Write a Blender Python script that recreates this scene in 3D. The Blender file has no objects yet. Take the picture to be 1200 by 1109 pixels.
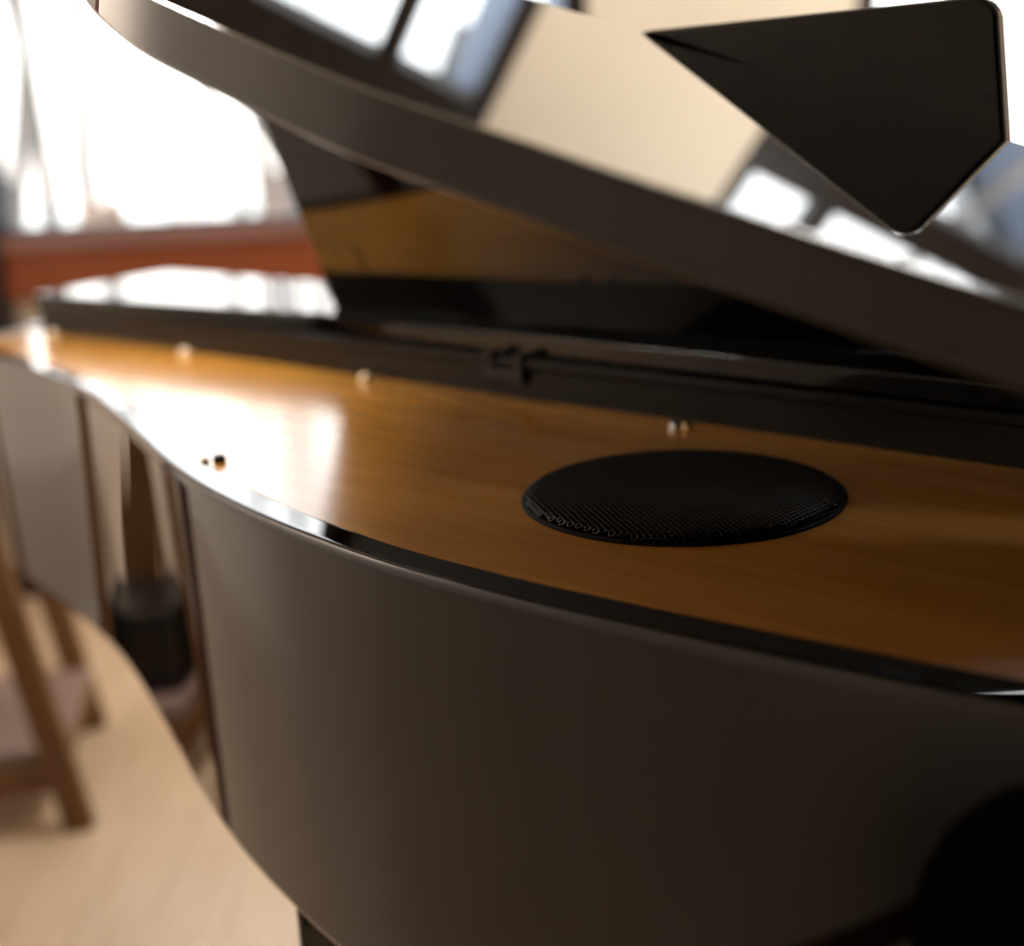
import bpy, bmesh, math, random
from mathutils import Vector, Matrix
random.seed(7)
S = bpy.context.scene
COL = S.collection
R = math.radians

# ------------------------------------------------------------------ camera, light, exposure
PZ = 0.93                       # height of the piano's wooden inner panel above the floor
cam_d = bpy.data.cameras.new('camera')
cam = bpy.data.objects.new('camera', cam_d); COL.objects.link(cam)
p, r = 0.2665, R(3.0)
fw = Vector((0, math.cos(p), -math.sin(p))); up0 = Vector((0, math.sin(p), math.cos(p))); ri0 = Vector((1, 0, 0))
ri = ri0*math.cos(r) - up0*math.sin(r); up = ri0*math.sin(r) + up0*math.cos(r)
M = Matrix((ri, up, -fw)).transposed().to_4x4(); M.translation = Vector((0, 0, PZ+0.2135))
cam.matrix_world = M
cam_d.sensor_width = 36; cam_d.sensor_fit = 'HORIZONTAL'; cam_d.lens = 42.0
cam_d.clip_start = 0.02; cam_d.clip_end = 200
cam_d.dof.use_dof = True; cam_d.dof.focus_distance = 0.66; cam_d.dof.aperture_fstop = 2.6
S.camera = cam

S.view_settings.view_transform = 'Standard'; S.view_settings.look = 'None'
S.view_settings.gamma = 1; S.view_settings.use_curve_mapping = False
S.view_settings.exposure = 0.0

w = bpy.data.worlds.new('sky'); S.world = w; w.use_nodes = True
nt = w.node_tree; nt.nodes.clear()
wo = nt.nodes.new('ShaderNodeOutputWorld'); bg = nt.nodes.new('ShaderNodeBackground')
tc = nt.nodes.new('ShaderNodeTexCoord'); sep = nt.nodes.new('ShaderNodeSeparateXYZ'); rp = nt.nodes.new('ShaderNodeValToRGB')
nt.links.new(tc.outputs['Generated'], sep.inputs[0]); nt.links.new(sep.outputs['Z'], rp.inputs[0])
rp.color_ramp.elements[0].position = 0.0; rp.color_ramp.elements[0].color = (1.0, 0.95, 0.88, 1)
rp.color_ramp.elements[1].position = 0.6; rp.color_ramp.elements[1].color = (0.80, 0.90, 1.0, 1)
nt.links.new(rp.outputs[0], bg.inputs[0]); bg.inputs[1].default_value = 3.7
nt.links.new(bg.outputs[0], wo.inputs[0])

XL, XR, YB, YF, ZC = -1.42, 3.0, -4.2, 3.2, 3.35      # room
def area(name, loc, rot, sx, sy, power, color=(1, 1, 1), portal=False):
    d = bpy.data.lights.new(name, 'AREA'); d.shape = 'RECTANGLE'; d.size = sx; d.size_y = sy
    d.energy = power; d.color = color
    if portal: d.cycles.is_portal = True
    o = bpy.data.objects.new(name, d); COL.objects.link(o); o.location = loc; o.rotation_euler = rot
    return o
area('daylight_portal', (-0.6, YF+0.10, 2.0), (R(-90), 0, 0), 1.6, 2.4, 1, portal=True)
area('daylight_portal', (1.75, YF+0.10, 2.0), (R(-90), 0, 0), 1.7, 2.4, 1, portal=True)

# ------------------------------------------------------------------ materials
def mat(name, color, rough=0.5, metal=0.0, coat=0.0, coat_r=0.03, ior=1.5, spec=0.5):
    m = bpy.data.materials.new(name); m.use_nodes = True
    b = m.node_tree.nodes['Principled BSDF']
    b.inputs['Base Color'].default_value = (*color, 1); b.inputs['Roughness'].default_value = rough
    b.inputs['Metallic'].default_value = metal; b.inputs['Coat Weight'].default_value = coat
    b.inputs['Coat Roughness'].default_value = coat_r; b.inputs['IOR'].default_value = ior
    b.inputs['Specular IOR Level'].default_value = spec
    return m
def noise_mat(name, c1, c2, scale=(1, 1, 1), nscale=4, detail=4, rough=0.5, bump=0.0, rot=0.0, lo=0.35, hi=0.65, **kw):
    m = mat(name, c1, rough, **kw); t = m.node_tree; b = t.nodes['Principled BSDF']
    tc = t.nodes.new('ShaderNodeTexCoord'); mp = t.nodes.new('ShaderNodeMapping'); n = t.nodes.new('ShaderNodeTexNoise')
    mr = t.nodes.new('ShaderNodeMapping')
    mr.inputs['Rotation'].default_value = (0, 0, rot); mp.inputs['Scale'].default_value = scale
    n.inputs['Scale'].default_value = nscale; n.inputs['Detail'].default_value = detail
    cr = t.nodes.new('ShaderNodeValToRGB')
    cr.color_ramp.elements[0].color = (*c1, 1); cr.color_ramp.elements[1].color = (*c2, 1)
    cr.color_ramp.elements[0].position = lo; cr.color_ramp.elements[1].position = hi
    t.links.new(tc.outputs['Object'], mr.inputs[0]); t.links.new(mr.outputs[0], mp.inputs[0]); t.links.new(mp.outputs[0], n.inputs[0])
    t.links.new(n.outputs['Fac'], cr.inputs[0]); t.links.new(cr.outputs[0], b.inputs['Base Color'])
    if bump:
        bp = t.nodes.new('ShaderNodeBump'); bp.inputs['Strength'].default_value = bump; bp.inputs['Distance'].default_value = 0.002
        t.links.new(n.outputs['Fac'], bp.inputs['Height']); t.links.new(bp.outputs[0], b.inputs['Normal'])
    return m
U = Vector((0.7184, -0.6957, 0)); N = Vector((0.6957, 0.7184, 0))      # along the piano's spine, away from the viewer
GR = math.atan2(0.6957, 0.7184)
LACQ_A = mat('black_inner_lacquer', (0.0008, 0.0007, 0.0006), 0.012, ior=1.5)
LACQ = mat('black_piano_lacquer', (0.0012, 0.001, 0.0009), 0.012, coat=1.0, coat_r=0.012, ior=1.5)
LACQ_S = mat('black_satin_lacquer', (0.005, 0.004, 0.003), 0.34, spec=0.3)
SOFT = noise_mat('amber_veneer', (0.66, 0.27, 0.028), (0.82, 0.375, 0.055), scale=(2.2, 38, 10), nscale=2.2, rough=0.24, rot=GR,
                 lo=0.3, hi=0.7, coat=1.0, coat_r=0.15)
GRIL = mat('black_mesh_metal', (0.001, 0.001, 0.001), 0.20, spec=0.5)
CLOTH = mat('speaker_cloth', (0.002, 0.002, 0.002), 0.9, spec=0.05)
RINGM = mat('matte_black_ring', (0.002, 0.002, 0.002), 0.6, spec=0.2)
PLAST = mat('black_plastic', (0.004, 0.004, 0.004), 0.35)
IVORY = mat('pale_brass', (0.95, 0.78, 0.56), 0.5, metal=0.6)
BRASS = mat('brass', (0.85, 0.62, 0.35), 0.18, metal=1.0)
CHROME = mat('steel', (0.75, 0.75, 0.78), 0.12, metal=1.0)
CREAM = noise_mat('cream_plaster', (0.80, 0.72, 0.60), (0.84, 0.76, 0.64), nscale=3, rough=0.85)
TAUPE = noise_mat('taupe_plaster', (0.70, 0.61, 0.53), (0.75, 0.66, 0.58), nscale=3, rough=0.85)
DARKW = noise_mat('dark_brown_wall', (0.018, 0.013, 0.010), (0.026, 0.019, 0.014), nscale=3, rough=0.85)
CEIL = noise_mat('ceiling_plaster', (0.74, 0.69, 0.60), (0.78, 0.73, 0.64), nscale=3, rough=0.9)
FRAME = noise_mat('dark_window_frame', (0.010, 0.007, 0.006), (0.018, 0.011, 0.009), scale=(8, 8, 1), nscale=5, rough=0.35)
REDW = noise_mat('red_brown_wood', (0.26, 0.060, 0.016), (0.36, 0.090, 0.026), scale=(2, 12, 30), nscale=4, rough=0.4)
DKRED = noise_mat('dark_red_trim', (0.055, 0.014, 0.008), (0.08, 0.02, 0.011), scale=(12, 12, 2), nscale=4, rough=0.5)
SILLM = noise_mat('mauve_sill', (0.30, 0.15, 0.13), (0.35, 0.18, 0.15), scale=(1, 4, 4), nscale=4, rough=0.35)
STOOLW = noise_mat('oak_stand', (0.13, 0.062, 0.018), (0.19, 0.09, 0.027), scale=(14, 14, 2), nscale=4, rough=0.6)
SHELFM = noise_mat('mauve_shelf', (0.30, 0.20, 0.17), (0.36, 0.24, 0.20), nscale=4, rough=0.5)
SNOW = noise_mat('snowy_ground', (0.75, 0.66, 0.56), (0.9, 0.86, 0.8), nscale=1.2, rough=0.9)
BARK = noise_mat('tree_bark', (0.10, 0.09, 0.085), (0.20, 0.175, 0.16), scale=(4, 4, 1), nscale=3, rough=0.9)
SHRUB = noise_mat('shrub', (0.16, 0.10, 0.07), (0.34, 0.24, 0.18), nscale=14, rough=0.95)
BLUEH = noise_mat('blue_grey_siding', (0.10, 0.13, 0.18), (0.13, 0.16, 0.22), scale=(1, 1, 14), nscale=2, rough=0.8)
SOFT.node_tree.nodes['Principled BSDF'].inputs['Coat IOR'].default_value = 1.65
STANDIN = mat('stand_in_black', (0.0015, 0.0015, 0.0015), 0.6, spec=0.2)

def floor_mat():
    m = mat('blond_floor', (0.6, 0.4, 0.24), 0.32); t = m.node_tree; b = t.nodes['Principled BSDF']
    tc = t.nodes.new('ShaderNodeTexCoord'); mp = t.nodes.new('ShaderNodeMapping'); mp.inputs['Scale'].default_value = (18, 1.6, 1)
    n = t.nodes.new('ShaderNodeTexNoise'); n.inputs['Scale'].default_value = 3; n.inputs['Detail'].default_value = 5
    br = t.nodes.new('ShaderNodeTexBrick'); mb = t.nodes.new('ShaderNodeMapping'); mb.inputs['Rotation'].default_value = (0, 0, R(90))
    br.inputs['Scale'].default_value = 1.0; br.inputs['Brick Width'].default_value = 1.3; br.inputs['Row Height'].default_value = 0.12
    br.inputs['Mortar Size'].default_value = 0.0012; br.inputs['Color1'].default_value = (0.95, 0.95, 0.95, 1); br.inputs['Color2'].default_value = (1, 1, 1, 1)
    br.inputs['Mortar'].default_value = (0.55, 0.5, 0.45, 1)
    cr = t.nodes.new('ShaderNodeValToRGB'); cr.color_ramp.elements[0].color = (0.78, 0.57, 0.37, 1); cr.color_ramp.elements[1].color = (0.88, 0.69, 0.49, 1)
    cr.color_ramp.elements[0].position = 0.3; cr.color_ramp.elements[1].position = 0.7
    mx = t.nodes.new('ShaderNodeMixRGB'); mx.blend_type = 'MULTIPLY'; mx.inputs[0].default_value = 1
    L = t.links
    L.new(tc.outputs['Object'], mp.inputs[0]); L.new(mp.outputs[0], n.inputs[0]); L.new(n.outputs['Fac'], cr.inputs[0])
    L.new(tc.outputs['Object'], mb.inputs[0]); L.new(mb.outputs[0], br.inputs[0])
    L.new(cr.outputs[0], mx.inputs[1]); L.new(br.outputs['Color'], mx.inputs[2]); L.new(mx.outputs[0], b.inputs['Base Color'])
    return m
FLOORM = floor_mat()
def glass_mat():
    m = bpy.data.materials.new('window_glass'); m.use_nodes = True; t = m.node_tree; t.nodes.clear()
    o = t.nodes.new('ShaderNodeOutputMaterial'); tr = t.nodes.new('ShaderNodeBsdfTransparent'); gl = t.nodes.new('ShaderNodeBsdfGlossy')
    gl.inputs['Roughness'].default_value = 0.0; fr = t.nodes.new('ShaderNodeFresnel'); fr.inputs['IOR'].default_value = 1.3
    mx = t.nodes.new('ShaderNodeMixShader')
    t.links.new(fr.outputs[0], mx.inputs[0]); t.links.new(tr.outputs[0], mx.inputs[1]); t.links.new(gl.outputs[0], mx.inputs[2])
    t.links.new(mx.outputs[0], o.inputs[0]); return m
GLASS = glass_mat()
def emit(name, c, s):
    m = mat(name, (0.9, 0.9, 0.9)); b = m.node_tree.nodes['Principled BSDF']
    b.inputs['Emission Color'].default_value = (*c, 1); b.inputs['Emission Strength'].default_value = s; return m

# ------------------------------------------------------------------ mesh helpers
def obj(name, bm, m, parent=None, smooth=True, bevel=0.0, seg=2, kind=None, angle=35):
    """link a bmesh given in world coordinates as one mesh object (relative to its parent chain's origin)"""
    me = bpy.data.meshes.new(name)
    bmesh.ops.remove_doubles(bm, verts=bm.verts, dist=1e-6)
    bmesh.ops.recalc_face_normals(bm, faces=bm.faces)
    org = Vector((0, 0, 0)); q = parent
    while q: org += q.location; q = q.parent
    bmesh.ops.translate(bm, verts=bm.verts, vec=-org)
    bm.to_mesh(me); bm.free(); me.materials.append(m)
    if smooth:
        for f in me.polygons: f.use_smooth = True
        me.set_sharp_from_angle(angle=R(angle))
    o = bpy.data.objects.new(name, me); COL.objects.link(o); o.parent = parent
    if bevel:
        b = o.modifiers.new('bevel', 'BEVEL'); b.width = bevel; b.segments = seg; b.limit_method = 'ANGLE'; b.angle_limit = R(35)
        b.harden_normals = True
    if kind: o['kind'] = kind
    return o
def tag(o, label, cat, group=None):
    o['label'] = label; o['category'] = cat
    if group: o['group'] = group
    return o
def empty(name, loc, label, cat, group=None):
    o = bpy.data.objects.new(name, None); COL.objects.link(o); o.location = loc; o.empty_display_size = 0.1
    return tag(o, label, cat, group)
def box(bm, x0, x1, y0, y1, z0, z1):
    v = [bm.verts.new((x, y, z)) for z in (z0, z1) for x, y in ((x0, y0), (x1, y0), (x1, y1), (x0, y1))]
    for f in ((0, 3, 2, 1), (4, 5, 6, 7), (0, 1, 5, 4), (1, 2, 6, 5), (2, 3, 7, 6), (3, 0, 4, 7)): bm.faces.new([v[i] for i in f])
def bx(*a):
    bm = bmesh.new(); box(bm, *a); return bm
def slab(pts3, off):
    """closed polygon of 3-D points swept along the vector off"""
    bm = bmesh.new(); a = [bm.verts.new(q) for q in pts3]; b = [bm.verts.new(Vector(q)+off) for q in pts3]; n = len(a)
    bm.faces.new(a); bm.faces.new(b[::-1])
    for i in range(n): bm.faces.new((a[i], a[(i+1) % n], b[(i+1) % n], b[i]))
    return bm
def prism(pts, z0, z1): return slab([Vector((x, y, z0)) for x, y in pts], Vector((0, 0, z1-z0)))
def beam(a, b, w, d, bm=None, up=Vector((0, 1, 0))):
    bm = bm or bmesh.new(); a = Vector(a); b = Vector(b); t = (b-a).normalized(); s = t.cross(up).normalized(); q = s.cross(t)
    vs = []
    for c in (a, b):
        for i, j in ((-1, -1), (1, -1), (1, 1), (-1, 1)): vs.append(bm.verts.new(c+s*i*w/2+q*j*d/2))
    for f in ((0, 3, 2, 1), (4, 5, 6, 7), (0, 1, 5, 4), (1, 2, 6, 5), (2, 3, 7, 6), (3, 0, 4, 7)): bm.faces.new([vs[i] for i in f])
    return bm
def lathe(prof, c, bm=None, seg=32, axis=None):
    bm = bm or bmesh.new(); rings = []
    for (rr, z) in prof:
        if rr < 1e-6: rings.append([bm.verts.new((c[0], c[1], c[2]+z))]); continue
        rings.append([bm.verts.new((c[0]+rr*math.cos(2*math.pi*k/seg), c[1]+rr*math.sin(2*math.pi*k/seg), c[2]+z)) for k in range(seg)])
    for a, b in zip(rings, rings[1:]):
        for k in range(seg):
            k2 = (k+1) % seg
            if len(a) == 1: bm.faces.new((a[0], b[k], b[k2]))
            elif len(b) == 1: bm.faces.new((a[k], a[k2], b[0]))
            else: bm.faces.new((a[k], a[k2], b[k2], b[k]))
    return bm
def tube(pts, rad, bm=None, seg=8):
    bm = bm or bmesh.new(); rings = []
    pts = [Vector(q) for q in pts]; rad = rad if isinstance(rad, (list, tuple)) else [rad]*len(pts)
    for i, q in enumerate(pts):
        t = (pts[min(i+1, len(pts)-1)]-pts[max(i-1, 0)]).normalized()
        s = t.cross(Vector((0.13, 0.97, 0.21))).normalized(); v = t.cross(s)
        rings.append([bm.verts.new(q+(s*math.cos(2*math.pi*k/seg)+v*math.sin(2*math.pi*k/seg))*rad[i]) for k in range(seg)])
    for a, b in zip(rings, rings[1:]):
        for k in range(seg): bm.faces.new((a[k], a[(k+1) % seg], b[(k+1) % seg], b[k]))
    bm.faces.new(rings[0][::-1]); bm.faces.new(rings[-1]); return bm
def spline(P, n=12, closed=False):
    """centripetal-ish Catmull-Rom through P"""
    P = [Vector(q) for q in P]; out = []; m = len(P)
    for i in range(m if closed else m-1):
        g = lambda k: P[k % m] if closed else P[max(0, min(m-1, k))]
        a, b, c, d = g(i-1), g(i), g(i+1), g(i+2)
        for k in range(n):
            t = k/n
            out.append(0.5*((2*b)+(c-a)*t+(2*a-5*b+4*c-d)*t*t+(3*b-a-3*c+d)*t**3))
    if not closed: out.append(P[-1])
    return out
def smooth_open(P, it):
    P = [Vector(q) for q in P]
    for _ in range(it): P = [P[0]]+[(P[i-1]+P[i]*2+P[i+1])/4 for i in range(1, len(P)-1)]+[P[-1]]
    return P

# ------------------------------------------------------------------ the room
def wall_with_holes(name, x0, x1, z0, z1, holes, y0, y1, m):
    bm = bmesh.new(); xs = sorted({x0, x1, *[h[0] for h in holes], *[h[1] for h in holes]})
    for a, b in zip(xs, xs[1:]):
        h = [q for q in holes if q[0] <= a and q[1] >= b]
        if not h: box(bm, a, b, y0, y1, z0, z1)
        else:
            box(bm, a, b, y0, y1, z0, h[0][2]); box(bm, a, b, y0, y1, h[0][3], z1)
    return obj(name, bm, m, smooth=False, kind='structure')
SILL = 0.985
W1 = (-1.36, 0.25, SILL, 2.44); W2 = (0.93, 2.60, SILL, 2.75)
obj('floor', bx(XL-.1, XR+.1, YB-.1, YF+.12, -0.05, 0), FLOORM, smooth=False, kind='structure')
obj('ceiling', bx(XL-.1, XR+.1, YB-.1, YF+.12, ZC, ZC+0.05), CEIL, smooth=False, kind='structure')
wall_with_holes('wall_front', XL-.1, XR+.1, 0, ZC, [W1, W2], YF, YF+0.12, CREAM)
XN = -0.70                                  # the left wall steps in beside the viewer
obj('wall_left', prism([(XL-.1, YF), (XL, YF), (XL, 1.30), (XN, 1.30), (XN, YB), (XL-.1, YB)], 0, ZC), TAUPE, smooth=False, kind='structure')
obj('wall_right', bx(XR, XR+.1, YB, YF, 0, ZC), TAUPE, smooth=False, kind='structure')
obj('wall_back', bx(XL-.1, XR+.1, YB-.1, YB, 0, ZC), DARKW, smooth=False, kind='structure')
def window(name, W, mull, bars):
    x0, x1, z0, z1 = W; bm = bmesh.new(); t = 0.055; y0, y1 = YF+0.01, YF+0.09
    box(bm, x0, x0+t, y0, y1, z0, z1); box(bm, x1-t, x1, y0, y1, z0, z1)
    box(bm, x0+t, x1-t, y0, y1, z0, z0+0.015); box(bm, x0+t, x1-t, y0, y1, z1-t, z1)
    for zb, h in bars: box(bm, x0+t, x1-t, y0-0.005, y1, zb-h/2, zb+h/2)
    for xm, wd in mull: box(bm, xm-wd/2, xm+wd/2, y0, y1-0.004, z0+0.015, z1-t)
    f = obj(name, bm, FRAME, bevel=0.003, kind='structure')
    obj('window_pane', bx(x0+t, x1-t, YF+0.05, YF+0.056, z0+0.01, z1-t), GLASS, f, smooth=False)
window('window_1', W1, [(-0.06, 0.07)], [(2.31, 0.17)])
window('window_2', W2, [(1.22, 0.07), (1.9, 0.07)], [(1.99, 0.12), (2.62, 0.14)])
obj('trim_3', bx(XL, -1.295, YF-0.07, YF, 0, ZC), FRAME, bevel=0.004, kind='structure')
obj('trim_4', bx(XN-.03, XN+.008, 1.27, 1.312, 0, ZC), DKRED, bevel=0.003, kind='structure')
obj('trim_5', bx(XN, XN+.010, YB+.018, 1.27, 0, 0.06), DKRED, bevel=0.003, kind='structure')
obj('trim_1', bx(XL, XR, YF-0.05, YF+0.01, 0.945, SILL), SILLM, bevel=0.004, kind='structure')
obj('trim_2', bx(XL, XR, YF-0.035, YF, 0.815, 0.945), REDW, bevel=0.003, kind='structure')
obj('baseboard_front', bx(XL, XR, YF-0.018, YF, 0, 0.10), REDW, bevel=0.003, kind='structure')
obj('baseboard_left', prism([(XL, YF-.018), (XL+.018, YF-.018), (XL+.018, 1.318), (XN-.03, 1.318), (XN-.03, 1.30), (XL, 1.30)], 0, 0.12), REDW, bevel=0.003, kind='structure')
obj('baseboard_back', bx(XN+0.018, XR, YB, YB+0.018, 0, 0.10), REDW, bevel=0.003, kind='structure')

# unseen hanging lamps, added as fill to brighten the walls and ceiling
LC = (1, 0.96, 0.90)
for i, (lx, ly, LZ, hs, pw, lab) in enumerate(((-0.40, 1.25, 1.85, .12, 11, 'small square fill lamp added out of view to brighten the left wall'), (1.2, 2.1, 2.92, .30, 45, 'large square fill lamp added out of view to brighten the window wall'))):
    e = empty('fill_lamp', (lx, ly, ZC), lab, 'fill light')
    obj('fill_lamp_frame', bx(lx-hs, lx+hs, ly-hs, ly+hs, LZ-0.04, LZ), CREAM, e, bevel=0.004)
    for a in (-.8*hs, .8*hs): obj('cord', bx(lx+a-.003, lx+a+.003, ly-.003, ly+.003, LZ, ZC), PLAST, e)
    obj('diffuser', bx(lx-hs*.9, lx+hs*.9, ly-hs*.9, ly+hs*.9, LZ-0.052, LZ-0.04), emit('fill_glow', LC, 3.0), e, bevel=0.003)
    area('fill_light', (lx, ly, LZ-0.06), (0, 0, 0), hs*1.8, hs*1.8, pw, LC)
    area('fill_uplight', (lx, ly, LZ+0.005), (R(180), 0, 0), hs*1.6, hs*1.6, pw*.5, LC)  # upward fill, added so the ceiling gets brighter

# ------------------------------------------------------------------ outside
obj('ground', bx(-30, 30, YF+0.5, 60, -0.55, -0.5), SNOW, smooth=False, kind='structure')
def tree(x, y, h, r0, lean):
    bm = bmesh.new(); n = 7; tr = []
    for k in range(n): tr.append(Vector((x+lean*k/n+(random.uniform(-.16, .16) if k else 0), y+random.uniform(-.05, .05), -0.5+h*k/(n-1))))
    e = empty('bare_tree', (x, y, -0.5), 'leafless grey tree standing in the bright yard outside the window', 'tree', 'bare trees outside the window')
    rad = [r0*.95*(1-0.75*k/(n-1)) for k in range(n)]
    tube(tr, rad, bm); obj('trunk', bm, BARK, e)
    bm = bmesh.new()
    for k in range(11):
        a = random.uniform(0.36, 0.95); i = min(n-2, int(a*(n-1))); q = tr[i].lerp(tr[i+1], a*(n-1)-i)
        ang = random.uniform(0, 6.28); L = random.uniform(.5, 1.5)*h*0.17; v = Vector((math.cos(ang), math.sin(ang)*.6, random.uniform(.5, 1.3))).normalized()
        m1 = q+v*L*.5+Vector((0, 0, .05*L)); m2 = q+v*L+Vector((0, 0, .2*L))
        rr = rad[i]*.24
        tube([q, m1, m2], [rr, rr*.7, rr*.3], bm, 6)
        for s in range(3):
            v2 = (v+Vector((random.uniform(-.8, .8), random.uniform(-.6, .6), random.uniform(0, .6)))).normalized()
            tube([m1, m1+v2*L*.45], [rr*.5, rr*.15], bm, 5)
    obj('branches', bm, BARK, e)
for x, y, h, r0, l in ((-5.2, 11, 7, .11, .5), (-3.55, 9.5, 7.5, .10, -.3), (-6.0, 16.5, 9, .16, .1), (-1.9, 10.6, 7, .085, .05), (-3.9, 21, 11, .2, 0),
                       (-6.6, 20, 10, .2, .3), (-2.6, 17, 9, .13, .5), (-2.9, 13.5, 8, .10, -.1), (4.0, 8.0, 6.5, .10, .0),
                       (12.5, 16, 9, .15, .2)):
    tree(x, y, h, r0, l)
for i in range(12):
    x, y = -7.4+i*.52+random.uniform(-.15, .15), 12.9+1.2*(i % 2)
    bm = bmesh.new(); bmesh.ops.create_icosphere(bm, subdivisions=3, radius=1)
    h_ = random.uniform(.45, .85)
    for v in bm.verts:
        d = 1+.22*math.sin(v.co.x*7+i)*math.sin(v.co.y*6+i*2)+.16*math.sin(v.co.z*11+i*3)
        v.co = Vector((x+v.co.x*.34*d, y+v.co.y*.34*d, -.52+max(0, v.co.z*d+.75)*h_))
    tag(obj('garden_shrub', bm, SHRUB), 'low brown shrub at the far side of the yard outside the window', 'shrub', 'brown shrubs in the yard')
he = empty('neighbour_house', (2.2, 12.5, -0.5), 'blue-grey clad house wing standing beyond the yard', 'building')
obj('house_wall', bx(0.66, 3.1, 12, 16, -0.5, 6.6), BLUEH, he, smooth=False)
bm = slab([Vector((0.5, 11.8, 6.6)), Vector((3.3, 11.8, 6.6)), Vector((1.9, 11.8, 8.0))], Vector((0, 5, 0))); obj('house_roof', bm, FRAME, he, smooth=False)
hw = obj('house_window', bx(1.6, 2.4, 11.95, 12, 2.6, 4.0), FRAME, he)
obj('house_window_pane', bx(1.66, 2.34, 11.94, 11.95, 2.66, 3.94), GLASS, hw)
he = empty('neighbour_house', (7.9, 10, -0.5), 'blue-grey house on the right, mirrored at the right end of the lid', 'building')
obj('house_wall', bx(6.3, 9.6, 9.6, 14, -0.5, 4.3), BLUEH, he, smooth=False)
obj('house_roof', slab([Vector((6.1, 9.3, 4.3)), Vector((9.8, 9.3, 4.3)), Vector((7.9, 9.3, 5.9))], Vector((0, 5, 0))), FRAME, he, smooth=False)
for a in (6.6, 7.6, 8.7):
    hw = obj('house_window', bx(a, a+.6, 9.55, 9.6, 2.3, 3.7), SNOW, he)
    obj('house_window_pane', bx(a+.06, a+.54, 9.54, 9.55, 2.36, 3.64), GLASS, hw)

# ------------------------------------------------------------------ the piano
PO = empty('digital_grand_piano', (0.0, 1.0, 0), 'glossy black digital grand piano with amber wood panel, round speaker and raised lid', 'piano')
outer = [(-.603, 1.419), (-.536, 1.336), (-.476, 1.258), (-.426, 1.184), (-.384, 1.110), (-.347, 1.040), (-.313, .974), (-.282, .911), (-.250, .850), (-.213, .788),
         (-.178, .738), (-.147, .696), (-.112, .654), (-.080, .618), (-.047, .587), (-.014, .558), (.020, .531), (.078, .487), (.120, .457),
         (.160, .429), (.212, .394), (.29, .337), (.38, .262), (.47, .178), (.55, .098), (.62, .03)]
tail = [(-.62, 1.84), (-.665, 1.77), (-.705, 1.70), (-.715, 1.62), (-.69, 1.54), (-.65, 1.478)]
path = spline([Vector((x, y)) for x, y in tail+outer], 6)
path = smooth_open(path, 10)
spine_a = Vector((-.53, 1.905)); spine_b = Vector((.845, .262))
def normals2(P, closed=False):
    out = []
    for i in range(len(P)):
        t = (P[min(i+1, len(P)-1)]-P[max(i-1, 0)]).normalized(); out.append(Vector((-t.y, t.x)))   # inward: left of travel tail -> keyboard
    return out
NR = normals2(path)
RIMW, RH = 0.024, 0.290
def offs(d): return [a+b*d for a, b in zip(path, NR)]
# the rim: a swept section with a rounded top outside edge
sec = [(0.004, -RH), (0.0, -RH+0.004), (0.0, -RH+0.007), (0.0, -0.0085), (0.0, -0.006)]
rr = 0.0055
for k in range(1, 7):
    a = math.pi/2*k/6; sec.append((rr-rr*math.cos(a), -rr+rr*math.sin(a)))
sec += [(rr+0.0015, 0.0), (RIMW-0.0025, 0.0), (RIMW-0.001, 0.0), (RIMW, -0.001), (RIMW, -RH)]
bm = bmesh.new(); cols = []
for q, nn in zip(path, NR):
    cols.append([bm.verts.new((q.x+nn.x*d, q.y+nn.y*d, PZ+z)) for d, z in sec])
for a, b in zip(cols, cols[1:]):
    for k in range(len(sec)): k2 = (k+1) % len(sec); bm.faces.new((a[k], b[k], b[k2], a[k2]))
bm.faces.new(cols[0][::-1]); bm.faces.new(cols[-1])
rim = obj('rim', bm, LACQ, PO, angle=50)
inn = offs(RIMW)
# bottom board
obj('bottom_board', prism([(q.x, q.y) for q in offs(0.006)]+[(spine_b.x, spine_b.y), (spine_a.x, spine_a.y)], PZ-RH+0.004, PZ-RH+0.02), LACQ_S, PO)
# inner wooden panel
fl_a = Vector((-.660, 1.686)); fl_b = Vector((.326, .731)); fl_end = Vector((.326, .731))+Vector((U.x, U.y))*.60
pi = [q for q in inn if (q-fl_b).dot(Vector((N.x, N.y))) < 0.0]
obj('wooden_panel', prism([(q.x, q.y) for q in pi]+[(fl_end.x, fl_end.y), (fl_a.x, fl_a.y)], PZ-0.016, PZ-0.0012), SOFT, PO)
# spine side, keyboard end and the body under the ledge
n2 = Vector((N.x, N.y)); u2 = Vector((U.x, U.y))
sp = [Vector((fl_b.x, fl_b.y))+u2*s for s in (-1.36, .60)]
obj('spine_side', prism([tuple(q+n2*a) for q, a in ((sp[0]-u2*-.06, .190), (sp[1], .190), (sp[1], .212), (sp[0]-u2*-.06, .212))], PZ-RH+0.004, PZ+0.034), LACQ, PO, bevel=0.002)
fr_a = path[-1]; fr_b = fl_end+n2*.21
obj('front_end', prism([tuple(fr_a), tuple(fr_b), tuple(fr_b+u2*.02), tuple(fr_a+u2*.02)], PZ-RH+0.004, PZ-0.001), LACQ, PO, bevel=0.002)
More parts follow.
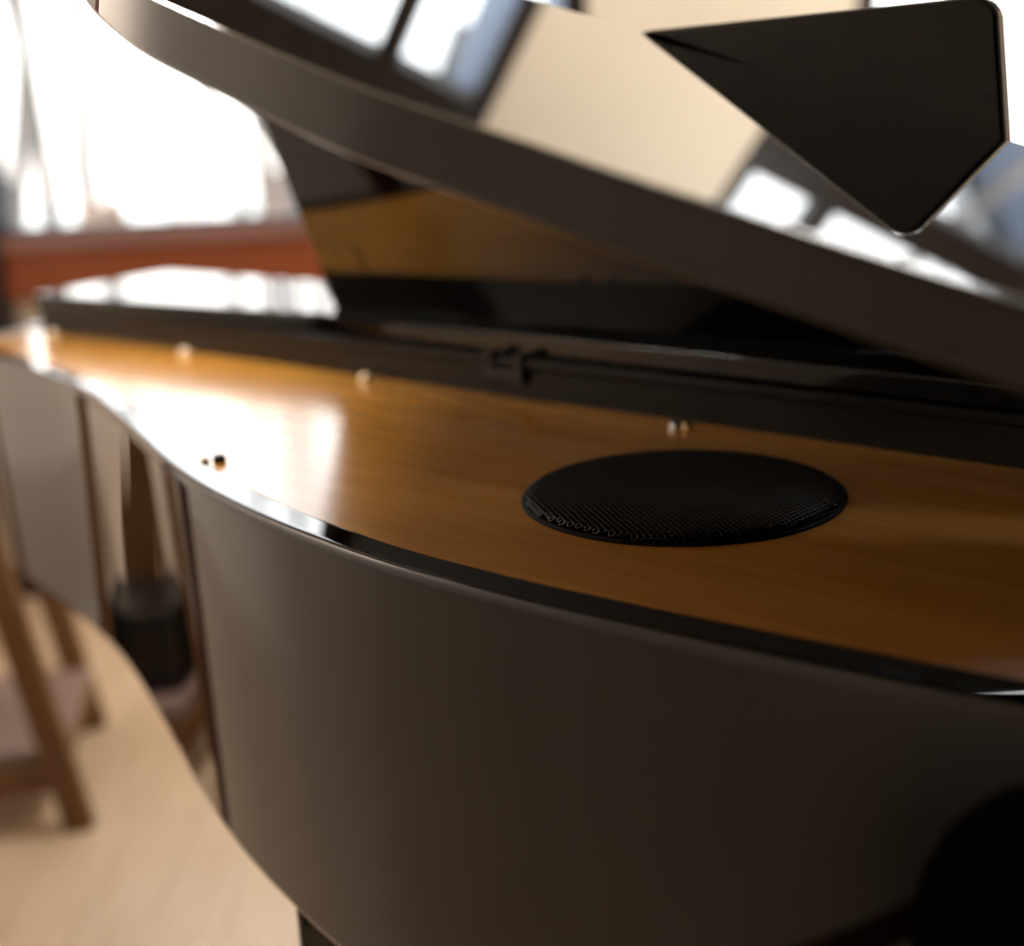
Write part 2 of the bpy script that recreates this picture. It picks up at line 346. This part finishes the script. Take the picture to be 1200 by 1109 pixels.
# fascia: lower face, recessed groove, ledge board
def strip(name, s0, s1, d0, d1, z0, z1, m, bev=0.0015, taper=0.0, parent=PO):
    a, b = fl_b+u2*s0, fl_b+u2*s1
    return obj(name, prism([tuple(a+n2*(d0-taper)), tuple(b+n2*d0), tuple(b+n2*d1), tuple(a+n2*d1)], PZ+z0, PZ+z1), m, parent, bevel=bev)
strip('inner_wall', -1.352, .598, 0.0, 0.02, -0.02, 0.0255, LACQ_S, 0.001)
strip('inner_wall_upper', -1.352, .598, -0.004, 0.02, 0.0275, 0.0345, LACQ_S, 0.001)
led = [(-.635, 1.637), (-.628, 1.66), (-.535, 1.868), (-.515, 1.885)]
lb = fl_end+n2*.213; lf = fl_end
ed = [(lf.x-.004*n2.x, lf.y-.004*n2.y), (.326-.002, .731-.002), (-.144-.004, 1.221-.004), (-.20, 1.272), (-.36, 1.400), (-.51, 1.528), (-.59, 1.599)]
o = obj('fixed_lid_board', prism([tuple(q) for q in ed]+led+[(lb.x, lb.y)], PZ+0.036, PZ+0.0535), LACQ_A, PO, bevel=0.0025, seg=3)
for s in (-1.1, -0.6, -0.1, 0.4):
    a = fl_b+u2*s+n2*.214
    obj('hinge', tube([(a.x-.03*u2.x, a.y-.03*u2.y, PZ+0.05), (a.x+.03*u2.x, a.y+.03*u2.y, PZ+0.05)], 0.004), BRASS, PO)
# small bracket on the inner wall
bk = fl_b+u2*-.452+n2*-.001
bm = bmesh.new()
for s in (-0.018, 0.018): beam((bk.x+u2.x*s, bk.y+u2.y*s, PZ+0.012), (bk.x+u2.x*s, bk.y+u2.y*s, PZ+0.040), 0.008, 0.012, bm, up=N)
beam((bk.x-.024*u2.x, bk.y-.024*u2.y, PZ+0.02), (bk.x+.024*u2.x, bk.y+.024*u2.y, PZ+0.02), 0.009, 0.016, bm, up=N)
obj('lid_catch', bm, PLAST, PO, bevel=0.001)

# round speaker grille
GC = (0.1048, 0.714); GRr = 0.1
def dome(rad):           # height of the mesh over the panel
    e = (GRr-0.0015)-rad; k = 0.009
    return 0.0010+0.0046*(1-max(0, (k-e)/k)**2.2)**0.5 if e < k else 0.0056+0.0006*(1-(rad/(GRr-k))**2)
ring = obj('speaker_rim', lathe([(GRr-0.004, -0.001), (GRr-0.0035, 0.0016), (GRr-0.0015, 0.0022), (GRr, 0.0012), (GRr, -0.001)], (*GC, PZ-0.0012), seg=128), RINGM, PO)
obj('speaker_cloth', lathe([(0, .0038), (GRr-.012, .0032), (GRr-0.007, 0.0020), (GRr-.0045, 0.0)], (*GC, PZ-0.001), seg=96), CLOTH, PO)
bm = bmesh.new(); pitch = 0.0038; hr = pitch/math.sqrt(3); vd = {}
def gv(x, y):
    k = (round(x*1e6), round(y*1e6))
    if k not in vd:
        rad = math.hypot(x, y)
        if rad > GRr-0.0018: x, y = x*(GRr-0.0018)/rad, y*(GRr-0.0018)/rad; rad = GRr-0.0018
        vd[k] = bm.verts.new((GC[0]+x, GC[1]+y, PZ-0.0012+dome(rad)))
    return vd[k]
rows = int(GRr/(hr*1.5))+2
ca, sa = math.cos(R(-16)), math.sin(R(-16))
for j in range(-rows, rows+1):
    for i in range(-rows-6, rows+7):
        cx = (i+(j % 2)/2)*pitch; cy = j*hr*1.5
        if math.hypot(cx, cy) > GRr-0.0018-pitch*0.35: continue
        O, I = [], []
        for k in range(6):
            a = R(30+60*k); ox, oy = cx+hr*math.cos(a), cy+hr*math.sin(a)
            O.append((round(ox, 7), round(oy, 7)))
        for k in range(12):
            a = R(30*k); I.append((cx+hr*.64*math.cos(a), cy+hr*.64*math.sin(a)))
        rot = lambda q: gv(q[0]*ca-q[1]*sa, q[0]*sa+q[1]*ca)
        Ov = [rot(q) for q in O]; Iv = [rot(q) for q in I]
        for k in range(6):
            a, b = Ov[k], Ov[(k+1) % 6]; i0, i1, i2 = Iv[(2*k+1) % 12], Iv[(2*k+2) % 12], Iv[(2*k+3) % 12]
            for f in ((a, b, i1), (a, i1, i0), (b, i2, i1)):
                if len(set(f)) == 3:
                    try: bm.faces.new(f)
                    except ValueError: pass
g = obj('speaker_grille', bm, GRIL, PO, angle=60)
sm = g.modifiers.new('solid', 'SOLIDIFY'); sm.thickness = 0.0005; sm.offset = -1

# screws and lid rest on the panel
for x, y in ((-.609, 1.612), (-.375, 1.390), (-.139, 1.157), (.127, .891)):
    c = (x, y, PZ-0.0012)
    s = obj('screw', lathe([(0, 0.0062), (.0026, .0058), (.0045, .0042), (.0052, .0020), (.0052, -.001)] if x > 0 else [(0, 0.008), (.0032, .0076), (.0056, .0058), (.0066, .0030), (.0066, -.001)], c, seg=24), CHROME if x > 0 else IVORY, PO)
    if x > 0:
        s2 = obj('screw_cap', lathe([(0, 0.0050), (.0026, .0046), (.004, .003), (.0044, .0)], (x+.0085, y-.002, PZ-0.0012), seg=20), BRASS, s)
c = (-.222, .861, PZ-0.0012)
s = obj('lid_bumper', lathe([(0, .0062), (.0035, .006), (.0048, .0045), (.005, 0)], (c[0]+.006, c[1]-.001, c[2]), seg=24), PLAST, PO)
obj('bumper_pin', lathe([(0, .0046), (.002, .0044), (.0032, .003), (.0036, 0)], (c[0]-.005, c[1]-.001, c[2]), seg=20), BRASS, s)

# lid: lower leaf standing on the ledge (leans towards the viewer), upper leaf folded forward over the panel
Q = Vector((-.1846, 1.3184, PZ+0.053)); EL = R(70)
E_ = -N*math.cos(EL)+Vector((0, 0, 1))*math.sin(EL); NA = U.cross(E_).normalized()
NA = NA if NA.dot(N) > 0 else -NA
def onA(s, t): return Q+U*s+E_*t
P1 = Vector((.044, .964, PZ+.317)); P2 = Vector((.323, .754, PZ+.199)); NB = Vector((.248, -.204, .947)).normalized()
top = lambda s: .281-(s-.412)*.364-.028
obj('lid_lower_leaf', slab([onA(0, 0), onA(1.04, 0), onA(1.04, max(.008, top(1.04))), onA(.0, top(0)), ], NA*0.014), LACQ_A, PO, bevel=0.0018, seg=3)
# prop plate and screws at the foot of the lower leaf
pm = obj('prop_plate', slab([onA(.01, .010), onA(.075, .010), onA(.075, .075), onA(.01, .075)], -NA*0.0015), LACQ_A, PO, bevel=0.0006)
for s, t in ((.028, .062), (.024, .036), (.058, .036)):
    q = onA(s, t)-NA*.0015; bm = bmesh.new()
    tube([q, q-NA*.002], .0035, bm, 14); obj('plate_screw', bm, LACQ, pm)
near = [(-.215, .700), (-.200, .666), (-.184, .636), (-.166, .604), (-.148, .580), (-.118, .549), (-.086, .515), (-.058, .489), (-.044, .478), (-.022, .466), (.011, .449), (.036, .433),
        (.050, .426), (.077, .413), (.105, .399), (.133, .386), (.164, .371), (.22, .343), (.29, .300), (.38, .235)]
def toB(x, y): return Vector((x, y, P1.z-(NB.x*(x-P1.x)+NB.y*(y-P1.y))/NB.z))
dB = (P2-P1).normalized()
npts = smooth_open(spline([toB(x, y) for x, y in near], 4), 6)
farL = P1-dB*.40; farR = P1+dB*.735
# rounded tail tip
tip = npts[0]; cen = tip+Vector((-.02, .05, 0)); cen = toB(cen.x, cen.y)
tipc = [toB(*q) for q in ((-.222, .720), (-.228, .745), (-.229, .78))]
lid_up = obj('lid_upper_leaf', slab(npts+[farR, farL]+tipc[::-1], -NB*0.0275), LACQ, PO, bevel=0.0035, seg=4)

# upright black panel standing at the fold: the music desk
dd = Vector((P2.x-P1.x, P2.y-P1.y, 0)).normalized(); dn = Vector((-dd.y, dd.x, 0)); dn = dn if dn.y > 0 else -dn
def edge_pt(x):      # point on the far edge of the upper leaf
    t = (x-P1.x)/(P2.x-P1.x); return P1+(P2-P1)*t
ZT = PZ+.2865
A_ = edge_pt(.110); A_.z = ZT
B_ = edge_pt(.3105)
dn_ = dn*-.009
poly = [edge_pt(.112)]
corner = Vector((B_.x, B_.y, ZT)); rad = 0.016
for k in range(0, 9):
    a = math.pi/2*k/8
    c = corner-dd*rad-Vector((0, 0, rad)); poly.append(c+Vector((0, 0, 1))*rad*math.cos(a)+dd*rad*math.sin(a))
poly.append(edge_pt(.318))
obj('music_desk', slab([q-dn*.012+Vector((0, 0, -.010 if q.z < ZT-.03 else 0)) for q in poly], dn*0.017), LACQ_A, PO, bevel=0.004, seg=5)

# legs
def leg(x, y):
    bm = bmesh.new(); box(bm, x-.05, x+.05, y-.05, y+.05, PZ-RH-.14, PZ-RH+.006); o = obj('leg', bm, LACQ, PO, bevel=0.006)
    bm = bmesh.new(); lathe([(.0, PZ-RH-.14), (.046, PZ-RH-.14), (.044, PZ-RH-.16), (.036, .16), (.030, .10), (.034, .075), (.0, .075)], (x, y, 0), bm, 28)
    obj('leg_shaft', bm, LACQ, o)
    bm = bmesh.new(); lathe([(0, .075), (.018, .075), (.022, .05), (.022, .0), (0, 0)], (x, y, 0), bm, 20); obj('caster', bm, BRASS, o)
leg(-.117, .772); leg(-.27, 1.47); leg(.62, .30)

# ------------------------------------------------------------------ oak stand at the left
x0, x1, y0, y1 = -1.20, -.835, 1.92, 2.33
st = empty('oak_stand', (-.81, 1.92, 0), 'wooden stand with slightly splayed legs and a low shelf beside the piano', 'stand')
TZ = 0.78
for (fx, fy, tx, ty) in ((x1+.026, y0, x1-.085, y0+.02), (x1+.0, y1, x1-.10, y1-.02), (x0, y0, x0+.09, y0+.02), (x0, y1, x0+.09, y1-.02)):
    obj('leg', beam((fx, fy, 0.0), (tx, ty, TZ-.02), .05, .036), STOOLW, st, bevel=0.003)
obj('stand_top', bx(x0+.05, x1-.05, y0, y1, TZ-.02, TZ+.012), STOOLW, st, bevel=0.004)
obj('shelf', bx(x0, x1+.012, y0+.03, y1+.0, .125, .145), SHELFM, st, bevel=0.003)
obj('front_rail', bx(x0+.02, x1-.01, y0-.012, y0+.012, .085, .135), STOOLW, st, bevel=0.003)
obj('side_rail', bx(x1-.01, x1+.010, y0+.03, y1-.02, .085, .122), STOOLW, st, bevel=0.003)
bb = obj('storage_box', bx(-1.20, -1.0, 2.02, 2.22, .1455, .30), PLAST, bevel=0.01)
tag(bb, 'small black box sitting on the low shelf of the wooden stand', 'box')
bl = obj('lid_board', bx(-1.205, -.995, 2.015, 2.225, .30, .315), PLAST, bb, bevel=0.004)
SR = R(11); st.rotation_euler.z = SR
bb.matrix_world = Matrix.Translation((-.81, 1.92, 0)) @ Matrix.Rotation(SR, 4, 'Z') @ Matrix.Translation((.81, -1.92, 0))

# ------------------------------------------------------------------ round black form added for the person at the camera, mirrored in the rim
px_, py_ = -.375, -.41
pf = empty('viewer_stand_in', (px_, py_, 0), 'round black stand-in added for the person at the camera, mirrored in the piano side at the lower right', 'stand-in')
obj('stand_in_body', lathe([(0, .35), (.08, .345), (.15, .325), (.21, .285), (.25, .235), (.275, .18), (.28, .13), (.27, .08), (.25, .05), (0, .05)], (px_, py_, 0), seg=48), STANDIN, pf)
obj('stand_in_base', lathe([(0, 0), (.25, 0), (.255, .05), (0, .05)], (px_, py_, 0), seg=48), PLAST, pf)
